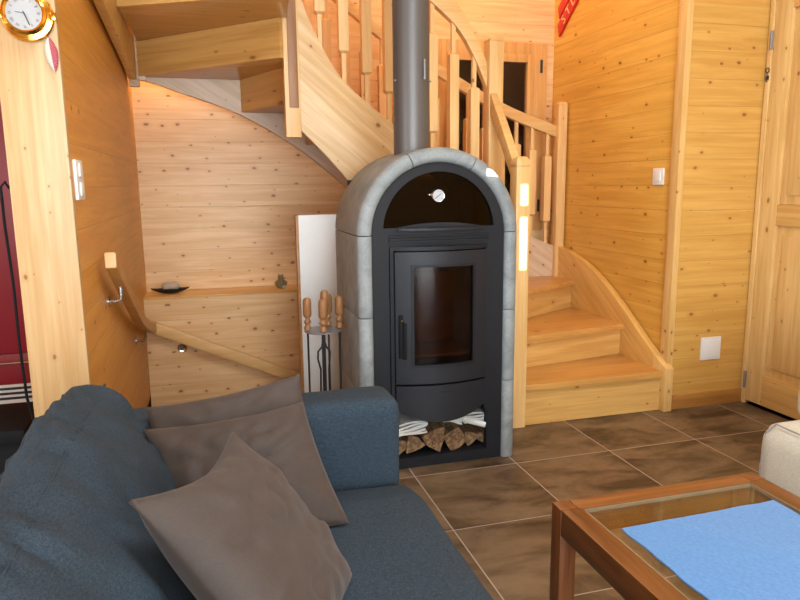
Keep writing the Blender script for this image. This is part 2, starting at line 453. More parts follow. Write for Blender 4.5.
# ---- window above the stairs (structure), two casements with dark glass, dark room behind
fr = B(); x0, x1, z0, z1 = WIN
fr.box(x0 - .05, x0 + .035, YB - .02, YB + .05, z0 - .05, z1 + .05); fr.box(x1 - .035, x1 + .07, YB - .02, YB + .05, z0 - .05, z1 + .05)
fr.box(x0 + .035, x1 - .035, YB - .02, YB + .05, z1 - .03, z1 + .05); fr.box(x0 + .035, x1 - .035, YB - .02, YB + .05, z0 - .05, z0 + .03)
w1 = struct(fr.build('window_1', M['window'], bevel=.003, weld=False))
xm = (x0 + x1) / 2
for a, c in ((x0 + .036, xm - .001), (xm + .001, x1 - .036)):
    s = B(); d = .055
    s.box(a, a + d, YB - .03, YB + .02, z0 + .031, z1 - .031); s.box(c - d, c, YB - .03, YB + .02, z0 + .031, z1 - .031)
    s.box(a + d, c - d, YB - .03, YB + .02, z0 + .031, z0 + .031 + d); s.box(a + d, c - d, YB - .03, YB + .02, z1 - .031 - d, z1 - .031)
    sa = s.build('sash', M['window'], w1, bevel=.003, weld=False)
    g = B(); g.box(a + d, c - d, YB - .005, YB, z0 + .03 + d, z1 - .03 - d); g.build('pane', M['winglass'], sa)
for z in (1.13, 2.13):
    h = B(); h.tube([(x1 + .02, YB - .03, z - .045), (x1 + .02, YB - .03, z + .045)], .009); h.build('hinge', M['iron'], w1)
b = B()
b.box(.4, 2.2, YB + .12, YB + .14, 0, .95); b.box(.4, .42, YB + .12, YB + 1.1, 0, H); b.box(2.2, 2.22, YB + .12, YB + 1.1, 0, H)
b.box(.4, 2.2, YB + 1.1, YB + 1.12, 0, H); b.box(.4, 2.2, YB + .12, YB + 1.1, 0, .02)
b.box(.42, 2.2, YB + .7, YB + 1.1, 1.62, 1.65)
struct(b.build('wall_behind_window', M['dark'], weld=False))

# ---- door in the door wall (structure)
y0, y1, zt = DOOR[0], DOOR[1], DOOR[3]
f = B(); f.box(XD - .012, XD + .08, y1 - .03, y1 - .001, 0, zt - .001); f.box(XD - .012, XD + .08, y0 + .001, y0 + .03, 0, zt - .001); f.box(XD - .012, XD + .08, y0 + .03, y1 - .03, zt - .03, zt - .001)
d1 = struct(f.build('door_1', M['door'], bevel=.003, weld=False))
a, c = y0 + .033, y1 - .033
lf = B(); sw = .115
lf.box(XD - .004, XD + .04, c - sw, c, .02, zt - .033); lf.box(XD - .004, XD + .04, a, a + sw, .02, zt - .033)
lf.build('door_stile', M['door'], d1, bevel=.004, weld=False)
for q0, q1 in ((.02, .20), (1.055, 1.17), (2.19, zt - .033)):
    r = B(); r.box(XD - .003, XD + .04, a + sw, c - sw, q0, q1); r.build('door_rail', M['doorh'], d1, bevel=.004)
for q0, q1 in ((.20, 1.055), (1.17, 2.19)):
    r = B(); r.box(XD + .014, XD + .03, a + sw, c - sw, q0, q1)
    r.box(XD + .004, XD + .03, a + sw + .05, c - sw - .05, q0 + .05, q1 - .05)
    r.build('door_panel', M['door'], d1, bevel=.005, weld=False)
for z in (.145, 2.05):
    h = B(); h.tube([(XD - .013, c + .006, z - .05), (XD - .013, c + .006, z + .05)], .0085); h.build('hinge', M['grey'], d1)
b = B(); b.tube([(XD - .018, c + .018, 1.905 + .014 * math.cos(t)) if False else (XD - .018, c + .012 + .012 * math.sin(t), 1.895 + .012 * math.cos(t)) for t in [i * PI / 6 for i in range(13)]], .0025, 6)
b.tube([(XD - .018, c + .012, 1.883), (XD - .02, c + .010, 1.85), (XD - .02, c + .016, 1.838), (XD - .02, c + .006, 1.832)], .003, 6)
b.box(XD - .020, XD - .011, c + .004, c + .02, 1.845, 1.865)
b.build('hook', M['iron'], d1, weld=False)

# ------------------------------------------------------------------ winder staircase
st = thing('staircase', 'pale spruce winding staircase rising behind the stove with turned balusters', 'staircase', (1.2, .44, 0))
T1, RI = .235, .194
tz = lambda k: T1 + RI * (k - 1)
N1 = (.713, .455); N2 = (.765, .93); NH = (-.375, .93)
YS0, YS1 = 1.70, 1.745            # back stringer
XO = 1.615                        # inner face of the right stringer
XS = -1.19                        # inner face of the left stringer
# riser lines: (outer end) -> (inner end)
RL = {1: ((XO, .445), (N1[0], .445)), 2: ((XO, .86), (.75, .72)), 3: ((XO, 1.47), (.80, 1.00)),
      4: ((1.28, YS0), (.71, .97)), 5: ((1.0, YS0), (.53, .97)), 6: ((.74, YS0), (.36, .97)), 7: ((.46, YS0), (.19, .97)),
      8: ((.16, YS0), (.03, .97)), 9: ((-.18, YS0), (-.12, .97)), 10: ((-.575, YS0), (-.29, .97)),
      11: ((XS, 1.70), (-.415, .90)), 12: ((XS, .87), (-.425, .47)), 13: ((XS, .50), (-.425, .22))}
CO = {3: [(XO, YS0)], 10: [(XS, YS0)]}
for k in range(1, 13):
    o0, i0 = V(RL[k][0]), V(RL[k][1]); o1, i1 = V(RL[k + 1][0]), V(RL[k + 1][1])
    z = tz(k) if k < 12 else tz(12)
    dr = (i0 - o0).normalized(); fw = V((-dr.y, dr.x))
    mid = (o1 + i1) / 2 - (o0 + i0) / 2
    if fw.dot(mid) > 0: fw = -fw
    nz = fw * .032
    if k == 1: nz = fw * .025
    pts = [o0 + nz, i0 + nz, i1, o1] if k not in CO else [o0 + nz, i0 + nz, i1, o1] + [V(p) for p in CO[k]]
    if k in (2,): pts = [o0 + nz, i0 + nz, V((.79, .97)), i1, o1]
    b = B(); b.prism([(p.x, p.y) for p in pts], 'z', z - .036, z); b.build('tread', M['tread'], st, bevel=.004)
    zb = z - RI - .036
    if k == 1: zb = 0
    th = fw * -.02
    b = B(); q = [o0, i0, i0 + th, o0 + th]
    b.prism([(p.x, p.y) for p in q], 'z', zb + .0005, z - .0365)
    b.build('riser', M['riser'], st)

def curve(pts, n=40):
    """smooth (monotone-ish) interpolation z(x) through pts"""
    pts = sorted(pts); xs = [p[0] for p in pts]; ys = [p[1] for p in pts]
    def f(x):
        if x <= xs[0]: return ys[0]
        if x >= xs[-1]: return ys[-1]
        i = max(j for j in range(len(xs) - 1) if xs[j] <= x)
        h = xs[i + 1] - xs[i]; t = (x - xs[i]) / h
        d = lambda j: (ys[j + 1] - ys[j]) / (xs[j + 1] - xs[j])
        m0 = d(i) if i == 0 else (d(i - 1) + d(i)) / 2; m1 = d(i) if i == len(xs) - 2 else (d(i) + d(i + 1)) / 2
        return ((1 + 2 * t) * (1 - t) ** 2 * ys[i] + t * (1 - t) ** 2 * h * m0 + t * t * (3 - 2 * t) * ys[i + 1] - t * t * (1 - t) * h * m1)
    return f
def stringer(u0, u1, lo, hi, ax, t0, t1, name, mat, n=36):
    b = B(); rings = []
    for i in range(n + 1):
        u = u0 + (u1 - u0) * i / n; a, c = lo(u), hi(u)
        pt = lambda t, z: (u, t, z) if ax == 'x' else (t, u, z)
        rings.append([pt(t0, a), pt(t1, a), pt(t1, c), pt(t0, c)])
    b.loft(rings); return b.build(name, mat, st, bevel=.004, sharp=50)
# inner stringer behind the stove, flaring up at the hanging newel
in_lo = curve([(-.335, 1.592), (-.231, 1.488), (-.125, 1.371), (-.071, 1.306), (.3, .93), (.60, .64), (.76, .45)])
in_hi = curve([(-.335, 2.36), (-.302, 2.226), (-.234, 2.071), (-.184, 1.973), (-.102, 1.854), (.017, 1.748), (.139, 1.655), (.3, 1.52), (.60, 1.26), (.76, 1.08)])
stringer(-.336, N2[0] - .04, in_lo, in_hi, 'x', .93, .97, 'inner_stringer', M['strx'])
# stringer along the back
bk_lo = curve([(-1.235, 1.93), (-1.176, 1.931), (-.952, 1.862), (-.602, 1.738), (-.235, 1.525), (.022, 1.318), (.3, 1.07), (.7, .74), (1.1, .55), (1.6, .42)])
bk_hi = curve([(-1.235, 2.32), (-1.0, 2.26), (-.6, 2.08), (-.2, 1.84), (.1, 1.63), (.5, 1.36), (.9, 1.12), (1.3, .96), (1.6, .84)])
stringer(-1.23, 1.60, bk_lo, bk_hi, 'x', YS0, YS1, 'back_stringer', M['strx_back'])
# stringer along the left wall towards the room
lf_lo = curve([(.0, 2.075), (.34, 2.045), (.976, 1.989), (1.70, 1.915)])
lf_hi = curve([(.0, 2.75), (.34, 2.66), (.81, 2.52), (.976, 2.46), (1.70, 2.32)])
stringer(.1, 1.69, lf_lo, lf_hi, 'y', XS - .04, XS, 'left_stringer', M['stry'])
stringer(.12, .888, curve([(.12, 2.80), (.888, 2.19)]), curve([(.12, 3.2), (.888, 2.62)]), 'y', -.424, -.384, 'upper_stringer', M['stry'])
b = B(); b.box(XS + .0005, XS + .052, 1.66, YS0 - .001, 1.925, 2.135); b.box(XS - .043, XS + .014, 1.64, YS0 - .001, 1.885, 1.924); b.build('corner_block', M['strx_back'], st, bevel=.003)
# stringer along the right wall
rt_lo = curve([(.44, 0), (.6, .02), (1.0, .16), (1.7, .40)])
rt_hi = curve([(.40, .255), (.613, .37), (.837, .52), (1.05, .645), (1.242, .735), (1.45, .80), (1.70, .845)])
stringer(.50, 1.745, rt_lo, rt_hi, 'y', XO, XO + .045, 'wall_stringer', M['stry'])
b = B(); b.prism([(.40, 0), (.52, 0), (.52, .315), (.40, .255)], 'x', XO - .004, XO + .049); b.build('stringer_foot', M['trimz'], st, bevel=.004)

# newel posts
def newel(cx, cy, w, z0, z1, cap=.03, name='newel_post', mat=None):
    b = B(); h = w / 2
    b.box(cx - h, cx + h, cy - h, cy + h, z0, z1 - cap)
    b.loft([[(cx - h * s, cy - h * s, z), (cx + h * s, cy - h * s, z), (cx + h * s, cy + h * s, z), (cx - h * s, cy + h * s, z)] for s, z in ((1, z1 - cap), (1, z1 - cap * .6), (.7, z1 - cap * .1), (.35, z1))])
    return b.build(name, mat or M['newel'], st, bevel=.004, weld=False)
newel(N1[0], N1[1], .078, 0, 1.435, .05)
newel(N2[0], N2[1], .085, .30, 2.11, .03)
newel(1.622, 1.70, .068, .50, 1.862, .025)
b = B(); b.box(NH[0] - .04, NH[0] + .04, NH[1] - .04, NH[1] + .04, 1.55, 2.75)
nh = b.build('newel_post', M['newel'], st, bevel=.003)
b = B(); b.box(NH[0] - .018, NH[0] + .030, NH[1] - .050, NH[1] - .0405, 1.70, 2.75); b.build('inset_strip', M['inset'], nh, bevel=.003)

def baluster(x, y, z0, z1):
    b = B(); w = .0265; r = .0115
    L = z1 - z0; e = .16 if L > .6 else .12
    prof = [(r, z0 - .03), (r, z0 + e - .012), (w * .8, z0 + e - .006), (w, z0 + e), (w, z1 - e), (w * .8, z1 - e + .006), (r, z1 - e + .012), (r, z1 + .03)]
    b.loft([[(x + a * s, y + c * s, z) for a, c in ((-1, -1), (1, -1), (1, 1), (-1, 1))] for s, z in prof])
    b.build('baluster', M['baluster'], st, sharp=12)
fr_rail = lambda x: in_hi_s(x)
rail_lo = curve([(-.34, 3.0), (-.10, 2.72), (.10, 2.51), (.30, 2.34), (.45, 2.23), (.56, 2.13), (.65, 1.99), (.73, 1.82)])
# front balusters and handrail
for k in range(8):
    x = -.215 + .124 * k
    baluster(x, .95, in_hi(x), rail_lo(x))
b = B(); rings = []
for i in range(41):
    x = -.34 + (.728 + .34) * i / 40; z = rail_lo(x); h = .105 + .03 * max(0, (x - .3) / .43)
    rings.append([(x, .925, z), (x, .975, z), (x, .975, z + h), (x, .925, z + h)])
b.loft(rings); b.build('handrail', M['rail'], st, bevel=.006, sharp=50)
# handrail down from the tall newel to the first newel
b = B(); b.bar([(N2[0] - .016, N2[1] - .043, 1.745), (.742, .72, 1.56), (N1[0] + .004, N1[1] + .038, 1.34)], .045, .11); b.build('handrail', M['rail'], st, bevel=.006)
# back balusters and handrail
YBR = 1.722
bkr = curve([(-.9, 3.02), (-.4, 2.73), (.10, 2.38), (.30, 2.235), (.72, 2.0), (1.19, 1.76), (1.60, 1.615)])
for k in range(16):
    x = 1.53 - .121 * k
    baluster(x, YBR, bk_hi(x), bkr(x))
b = B(); rings = []
for i in range(41):
    x = -.9 + (1.592 + .9) * i / 40; z = bkr(x)
    rings.append([(x, YBR - .025, z), (x, YBR + .025, z), (x, YBR + .025, z + .078), (x, YBR - .025, z + .078)])
b.loft(rings); b.build('handrail', M['rail'], st, bevel=.006, sharp=50)

# ------------------------------------------------------------------ white fire board behind the stove
fb = thing('fire_board', 'white upright board with a wooden edge behind the tool stand', 'wall panel', (-.02, 1.0, 0))
b = B(); b.box(-.357, .33, .985, 1.03, 0, 1.14); b.build('board', M['plaster'], fb, bevel=.002)
b = B(); b.box(-.372, -.3575, .98, 1.04, 0, 1.14); b.build('edge_strip', M['base'], fb, bevel=.002)

# ------------------------------------------------------------------ wood stove
XC, ZC, RO, RIN, Y0, Y1 = .152, 1.085, .376, .311, .075, .60
stv = thing('wood_stove', 'arched wood stove with soapstone surround and black steel front', 'stove', (XC, .34, 0))
def arch(t):
    """t<0: left leg height -> t in z ; returns (pos on outer line, outward normal)"""
    return None
def stone(path, name):
    """path: list of ((x,z) centre-line dir base, normal)"""
    b = B(); rings = []
    prof = []
    th = RO - RIN
    n = 6; r = .034
    for i in range(n + 1):                      # inner front corner
        a = PI / 2 * i / n; prof.append((r * .45 - r * .45 * math.sin(a) if False else (r * .45) * (1 - math.sin(a)), Y0 + (r * .45) * (1 - math.cos(a))))
    prof = prof[::-1]
    pr = [(0, Y1)] + [(p[0], p[1]) for p in [(0, Y0 + .02)]] + [(.006, Y0 + .006), (.02, Y0)]
    for i in range(n + 1):                      # outer front corner, generous round
        a = PI / 2 * i / n; pr.append((th - r + r * math.sin(a), Y0 + r - r * math.cos(a)))
    pr += [(th, Y1)]
    for (px, pz), (nx, nz) in path:
        rings.append([(px + nx * d, y, pz + nz * d) for d, y in pr])
    b.loft(rings); return b.build(name, M['soap'], stv, bevel=.003, sharp=50)
G = .0015
for zs in ((0, .385), (.385, .725), (.725, ZC)):
    for sx in (-1, 1):
        z0_, z1_ = zs[0] + G, zs[1] - G
        stone([((XC + sx * RIN, z0_ + (z1_ - z0_) * i / 4), (sx, 0)) for i in range(5)], 'surround_block')
for a0, a1 in ((180, 113), (113, 63), (63, 0)):
    n = 16; g = .25
    stone([((XC + RIN * math.cos(math.radians(t)), ZC + RIN * math.sin(math.radians(t))), (math.cos(math.radians(t)), math.sin(math.radians(t)))) for t in [a0 - g + (a1 - a0 + 2 * g) * i / n for i in range(n + 1)]], 'surround_block')
# black front plate : arch band and jambs
YP = .095
b = B(); RL_ = .260; XI0, XI1 = XC - .235, XC + .235
R2 = RIN - .0015
rings = []
for i in range(33):
    t = PI * i / 32; c, s = math.cos(t), math.sin(t)
    rings.append([(XC + R2 * c, YP, ZC + R2 * s), (XC + R2 * c, YP + .03, ZC + R2 * s), (XC + RL_ * c, YP + .03, ZC + .012 * min(1, s * 5) + RL_ * s), (XC + RL_ * c, YP, ZC + .012 * min(1, s * 5) + RL_ * s)])
b.loft(rings)
L, R_ = XC - R2, XC + R2
b.box(L, XI0, YP, YP + .03, .0, 1.065); b.box(XI1, R_, YP, YP + .03, .0, 1.065)
b.box(L, R_, YP, YP + .03, 1.065, ZC); b.box(XC - RL_ + .001, XC + RL_ - .001, YP, YP + .03, ZC, ZC + .030)
b.box(XI0, XI1, YP, YP + .03, 1.02, 1.065)
b.box(XI0, XI1, YP, YP + .03, .0, .05)
b.build('front_plate', M['steel'], stv, weld=False)
# casing: sides, back, floors - hollow so the niche, oven and firebox are real spaces
b = B()
b.box(L, L + .02, YP + .03, Y1 - .002, 0, ZC); b.box(R_ - .02, R_, YP + .03, Y1 - .002, 0, ZC)
b.box(L, R_, Y1 - .02, Y1 - .002, 0, ZC + .24)
for z in (.03, .385, .485, 1.0, 1.09): b.box(L + .02, R_ - .02, YP + .031, Y1 - .02, z, z + .02)
b.build('casing', M['steel'], stv, weld=False)
b = B(); rings = []
for i in range(25):
    t = PI * i / 24; c, s = math.cos(t), math.sin(t)
    rings.append([(XC + R2 * c, YP + .03, ZC + R2 * s), (XC + R2 * c, Y1 - .002, ZC + R2 * s), (XC + (R2 - .02) * c, Y1 - .002, ZC + (R2 - .02) * s), (XC + (R2 - .02) * c, YP + .03, ZC + (R2 - .02) * s)])
b.loft(rings); b.build('vault', M['steel'], stv)
# fire bricks
b = B(); b.box(XC - .19, XC + .19, .43, .47, .506, .99); b.box(XC - .225, XC - .19, .16, .47, .506, .99); b.box(XC + .19, XC + .225, .16, .47, .506, .99)
b.box(XC - .19, XC + .19, .16, .43, .506, .52)
b.prism([(.20, .93), (.43, .87), (.43, .885), (.20, .945)], 'x', XC - .19, XC + .19)
b.build('fire_bricks', M['brick'], stv, bevel=.002, weld=False)
# bowed parts
def bow(p, amt=.05):
    hw = .235; u = (p.x - XC) / hw
    return V((p.x, p.y - amt * max(0, 1 - u * u), p.z))
def gridbox(b, x0, x1, y0, y1, z0, z1, n=14):
    rings = [[(x0 + (x1 - x0) * i / n, y, z) for y, z in ((y0, z0), (y1, z0), (y1, z1), (y0, z1))] for i in range(n + 1)]
    b.loft(rings); return b
# fixed collar round the door
b = B(); YD = .088
gridbox(b, XI0 + .002, XI1 - .002, YD, YD + .02, 1.017, 1.034); b.map(bow)
b.box(XI0 + .002, XI0 + .018, YD - .004, YD + .03, .25, 1.03); b.box(XI1 - .018, XI1 - .002, YD - .004, YD + .03, .25, 1.03)
b.build('door_collar', M['steel'], stv, weld=False)
# fire door
dx0, dx1, dz0, dz1 = XC - .215, XC + .215, .418, 1.012
gx0, gx1, gz0, gz1 = XC - .138, XC + .14, .505, .945
b = B()
gridbox(b, dx0, dx1, YD - .012, YD + .018, dz0, gz0); gridbox(b, dx0, dx1, YD - .012, YD + .018, gz1, dz1)
gridbox(b, dx0, gx0, YD - .012, YD + .018, gz0, gz1, 4); gridbox(b, gx1, dx1, YD - .012, YD + .018, gz0, gz1, 4)
b.map(bow)
fd = b.build('fire_door', M['steel2'], stv, bevel=.0)
b = B()
for q in ((gx0 - .012, gx0, gz0 - .012, gz1 + .012), (gx1, gx1 + .012, gz0 - .012, gz1 + .012), (gx0, gx1, gz0 - .012, gz0), (gx0, gx1, gz1, gz1 + .012)):
    gridbox(b, q[0], q[1], YD - .016, YD - .0121, q[2], q[3], 6)
b.map(bow); b.build('glass_frame', M['steel'], fd, weld=False)
b = B(); gridbox(b, gx0 + .001, gx1 - .001, YD - .004, YD, gz0 + .001, gz1 - .001); b.map(bow); b.build('fire_glass', M['fireglass'], fd)
b = B(); hx = dx0 + .022
b.box(hx - .012, hx + .006, YD - .045, YD - .028, .54, .735); b.box(hx - .01, hx + .004, YD - .03, YD - .012, .545, .575); b.box(hx - .01, hx + .004, YD - .03, YD - .012, .69, .72)
b.box(hx + .006, hx + .020, YD - .052, YD - .034, .535, .70); b.build('handle', M['black'], fd, bevel=.003, weld=False)
b = B(); b.lathe([(.004, -.006), (.004, .002)], (hx - .003, YD - .048, .715), 'y', 10); b.build('pivot_screw', M['gold'], fd)
# ash drawer with bowed lower lip
b = B(); n = 16; rings = []
for i in range(n + 1):
    u = i / n; x = dx0 + (dx1 - dx0) * u; k = 1 - (2 * u - 1) ** 2
    zl = .292 - .058 * k
    rings.append([(x, YD - .012, zl), (x, YD + .012, zl), (x, YD + .012, .408), (x, YD - .012, .408)])
b.loft(rings); b.map(bow); dr_ = b.build('ash_drawer', M['steel2'], stv)
b = B(); gridbox(b, XC - .02, XC + .03, YD - .014, YD - .0125, .374, .378, 4); b.map(bow); b.build('badge', M['steel'], dr_)
# oven lunette
lun = B(); pts = [(XC + (RL_ + .006) * math.cos(PI * i / 32), ZC + .014 + (RL_ + .006) * math.sin(PI * i / 32)) for i in range(33)]
lun.prism(pts, 'y', YP + .012, YP + .018); og = lun.build('oven_glass', M['darkglass'], stv)
b = B(); n = 16; rings = []
for i in range(n + 1):
    u = i / n * 2 - 1; x = XC + .212 * u; k = 1 - u * u
    zt_ = 1.113 + .022 * k
    rings.append([(x, YP - .004, 1.10), (x, YP + .004, 1.10), (x, YP + .010, zt_), (x, YP - .002, zt_)])
b.loft(rings); b.build('oven_hood', M['steel'], stv)
b = B(); b.bar([(XC + .198 * (i / 6 - 1), YP - .022 - .032 * (1 - (i / 6 - 1) ** 2), 1.108) for i in range(13)], .018, .014); b.build('oven_handle', M['steel2'], stv, bevel=.003)
b = B()
for z in (1.080, 1.068, 1.056): b.box(XI0, XI1, YP - .012, YP, z - .003, z + .003)
b.build('vent_slats', M['steel'], stv, weld=False)
th = B(); tc = (.148, YP + .012, 1.252)
th.lathe([(.001, 0), (.030, 0), (.031, -.006), (.028, -.010), (.026, -.009), (.001, -.009)], tc, 'y', 28); tm = th.build('thermometer', M['chrome'], stv)
b = B(); b.lathe([(.001, -.0094), (.026, -.0094), (.026, -.0102), (.001, -.0102)], tc, 'y', 28); dl = b.build('dial', M['dial'], tm)
b = B(); b.beam((tc[0] - .015, tc[1] - .0108, tc[2] - .012), (tc[0] + .010, tc[1] - .0108, tc[2] + .008), .003, .0006)
for i in range(9):
    a = math.radians(-40 + 260 * i / 8); b.beam((tc[0] + .018 * math.cos(a), tc[1] - .0105, tc[2] + .018 * math.sin(a)), (tc[0] + .022 * math.cos(a), tc[1] - .0105, tc[2] + .022 * math.sin(a)), .002, .0004)
b.build('needle', M['ink'], dl, weld=False)
b = B(); b.lathe([(.003, -.03), (.006, -.032), (.007, -.042), (.004, -.046)], (tc[0], tc[1] - .005, tc[2] + .004), 'x', 12); b.build('knob', M['chrome'], tm)
# flue
FP = (.098, .335)
b = B(); b.lathe([(.084, 1.40), (.084, 2.16), (.0845, 2.165), (.084, 2.17), (.084, H - .001)], (FP[0], FP[1], 0), 'z', 40); fl = b.build('flue_pipe', M['pipe'], stv)
b = B(); kx, ky = FP[0] + .035, FP[1] - .078
b.tube([(kx, ky, 1.77), (kx, ky - .012, 1.77)], .006); b.beam((kx, ky - .012, 1.765), (kx, ky - .012, 1.85), .007, .006)
b.build('damper_handle', M['grey'], fl, weld=False)
for sx in (-.079, .079):
    b = B(); b.tube([(FP[0] + sx, FP[1] - .02, 1.765), (FP[0] + sx * 1.08, FP[1] - .03, 1.765)], .004); b.build('rivet', M['grey'], fl)

# firewood and papers in the niche under the stove
def log(x, z, r, rot, tip, y0, y1, label, sides=3):
    b = B(); n = 9; rings = []
    for i in range(n + 1):
        t = i / n; y = y0 + (y1 - y0) * t; ring = []
        for j in range(sides * 4):
            a = 2 * PI * j / (sides * 4)
            k = math.cos(PI / sides) / math.cos(((a + 1e-6) % (2 * PI / sides)) - PI / sides)
            k = .75 * k * 1.15 + .25
            q = r * k * (1 + .16 * noise.noise(V((x * 31 + math.cos(a) * 1.6, y * 7, z * 17 + math.sin(a) * 1.6))))
            ring.append((x + q * math.cos(a + rot) + tip * t, y, z + q * math.sin(a + rot)))
        rings.append(ring)
    b.loft(rings); o = b.build('firewood_log', M['log'], at=(x, (y0 + y1) / 2, z - r), sharp=42)
    return tag(o, label, 'log', 'split logs in the niche under the stove')
log(-.035, 0.096, 0.046, .3, .01, .13, .42, 'leftmost split log in the stove niche, beside the sofa arm')
log(.035, 0.104, 0.050, 1.9, -.01, .12, .42, 'second split log from the left in the stove niche, under the left papers')
log(.135, 0.120, 0.066, .85, .0, .115, .44, 'largest split log standing up in the middle of the stove niche')
log(.238, 0.103, 0.055, 1.25, .01, .125, .43, 'split log right of the largest one in the stove niche', 4)
log(.325, 0.094, 0.040, .2, .0, .14, .42, 'small split log second from the right in the stove niche')
log(.385, 0.089, 0.033, 1.0, -.01, .15, .42, 'rightmost small split log in the stove niche, beneath the magazines')

def papers(x0, x1, y0, y1, z0, n, skew, name, label, cat, mat, t=.009):
    b = B(); random.seed(n * 7)
    for i in range(n):
        dx, dy = random.uniform(-.008, .008), random.uniform(-.012, .008); z = z0 + i * t
        rings = []
        for j in range(9):
            u = j / 8; x = x0 + (x1 - x0) * u + dx; sag = skew * (u - .5) + .006 * math.sin(u * 5 + i)
            rings.append([(x, y0 + dy, z + sag), (x, y1 + dy, z + sag), (x, y1 + dy, z + sag + t * .8), (x, y0 + dy + .004, z + sag + t * .8)])
        b.loft(rings)
    return tag(b.build(name, mat, at=((x0 + x1) / 2, (y0 + y1) / 2, z0), weld=False), label, cat)
papers(-.09, .095, .125, .34, .152, 6, .02, 'newspaper_stack', 'pile of folded white newspapers on the logs at the niche left end', 'newspapers', M['paper'])
papers(.285, .432, .135, .42, .165, 6, -.02, 'magazine_stack', 'pile of magazines at the right end of the stove niche', 'magazines', M['paper2'])
b = B(); b.tube([(.20, .25, .212), (.24, .19, .206), (.32, .13, .186), (.385, .105, .166)], [.014, .017, .017, .014], 12); tag(b.build('rolled_newspaper', M['paper'], at=(.29, .17, .15)), 'rolled white newspaper lying slanted in front of the magazines', 'newspaper')
papers(.195, .29, .14, .32, .178, 2, -.015, 'folded_newspaper', 'thin folded newspaper beneath the rolled one in the stove niche', 'newspaper', M['paper'])

# ------------------------------------------------------------------ fireplace tools
FX, FY = -.345, .32
sd = thing('tool_stand', 'black iron fireplace tool stand with round holder plate beside the stove', 'tool stand', (FX, FY, 0))
b = B(); b.lathe([(.001, 0), (.085, 0), (.085, .012), (.02, .02), (.001, .02)], (FX, FY, 0), 'z', 28); b.build('foot', M['iron'], sd)
b = B(); b.tube([(FX, FY, .018), (FX + .0, FY, .672)], .0095, 12); b.build('pole', M['iron'], sd)
b = B(); b.lathe([(.001, .632), (.088, .632), (.088, .638), (.001, .638)], (FX, FY, 0), 'z', 32); b.build('holder_plate', M['grey'], sd)
HP = [(.008, .0), (.015, .004), (.017, .014), (.013, .024), (.010, .030), (.016, .038), (.017, .044), (.011, .052), (.010, .060), (.017, .068), (.0195, .078), (.0195, .130), (.018, .145), (.012, .153), (.002, .156)]
def handle(o, x, y, z):
    b = B(); b.lathe([(r * 1.02, h) for r, h in HP], (x, y, z), 'z', 18); b.build('handle', M['turned'], o)
handle(sd, FX + .010, FY + .004, .668)
def tool(name, dx, dy, label, end):
    x, y = FX + dx, FY + dy
    o = thing(name, label, 'fireplace tool', (x, y, .06), 'fireplace tools on the stand')
    b = B(); b.tube([(x, y, .15), (x, y, .645)], .0048, 8)
    b.build('shaft', M['iron'], o)
    handle(o, x, y, .640)
    e = B(); end(e, x, y); e.build({'poker': 'hook', 'brush': 'bristles', 'shovel': 'pan', 'tongs': 'jaws'}[name.split('_')[-1]], M['iron'], o, weld=False)
def e_poker(b, x, y): b.tube([(x, y, .16), (x, y, .09), (x + .012, y, .075), (x + .03, y, .085)], [.005, .005, .004, .002], 8)
def e_brush(b, x, y): b.lathe([(.012, .17), (.018, .15), (.026, .07), (.024, .065)], (x, y, 0), 'z', 14)
def e_shovel(b, x, y):
    b.box(x - .035, x + .035, y - .004, y + .0, .06, .17); b.box(x - .035, x - .031, y - .02, y, .07, .17); b.box(x + .031, x + .035, y - .02, y, .07, .17)
def e_tongs(b, x, y):
    b.tube([(x - .004, y, .60), (x - .010, y - .006, .575), (x - .028, y - .008, .555), (x - .030, y - .008, .52), (x - .018, y - .006, .47), (x - .022, y - .004, .30), (x - .034, y, .09)], .0045, 8)
    b.tube([(x + .004, y, .60), (x + .010, y - .006, .575), (x + .026, y - .008, .555), (x + .026, y - .008, .54), (x + .020, y - .006, .47), (x + .020, y - .004, .30), (x + .028, y, .09)], .0045, 8)
tool('fire_poker', -.074, -.012, 'leftmost tool on the stand with turned wooden handle', e_poker)
tool('fire_tongs', -.012, -.076, 'nearest tool on the stand, bent iron tongs with wooden handle', e_tongs)
tool('fire_brush', .036, .068, 'rear tool on the stand, half hidden behind its centre handle', e_brush)
tool('fire_shovel', .076, -.006, 'rightmost tool on the stand, nearest the stove side, wooden handle', e_shovel)

# ------------------------------------------------------------------ things on the left wall, the ledge and the back wall
hr = thing('handrail', 'orange wooden handrail bending round the corner down to the basement', 'handrail', (-1.19, .6, -.2))
XH = -1.195
pl = curve([(-.02, 1.035), (.40, .835), (.86, .635), (1.5, .462), (1.60, .444)])
b = B(); b.bar([(XH, y, pl(y)) for y in [-.02 + 1.60 * i / 16 for i in range(17)]], .042, .062); lr = b.build('side_rail', M['raily'], hr, bevel=.006, sharp=50)
b = B(); b.box(XH - .019, XH + .019, -.0268, -.0215, pl(-.02) - .028, pl(-.02) + .028); b.build('cut_end', M['railend'], lr)
bl = lambda x: .449 - (x + 1.20) * .455
b = B(); b.bar([(x, 1.59, bl(x)) for x in (-1.21, -.9, -.6, -.30)], .042, .075); b.build('back_rail', M['stry'] if False else M['wall_back'] if False else M['rail'], hr, bevel=.006)
for y in (.20, 1.08):
    z = pl(y); b = B()
    b.lathe([(.001, 0), (.026, 0), (.026, .004), (.001, .006)], (XL1 + .0005, y, z - .085), 'x', 20)
    b.tube([(XL1 + .004, y, z - .085), (XH - .016, y, z - .085), (XH - .004, y, z - .08), (XH, y, z - .068), (XH, y, z - .025)], .0075, 10)
    b.build('bracket', M['chrome'], hr, weld=False)

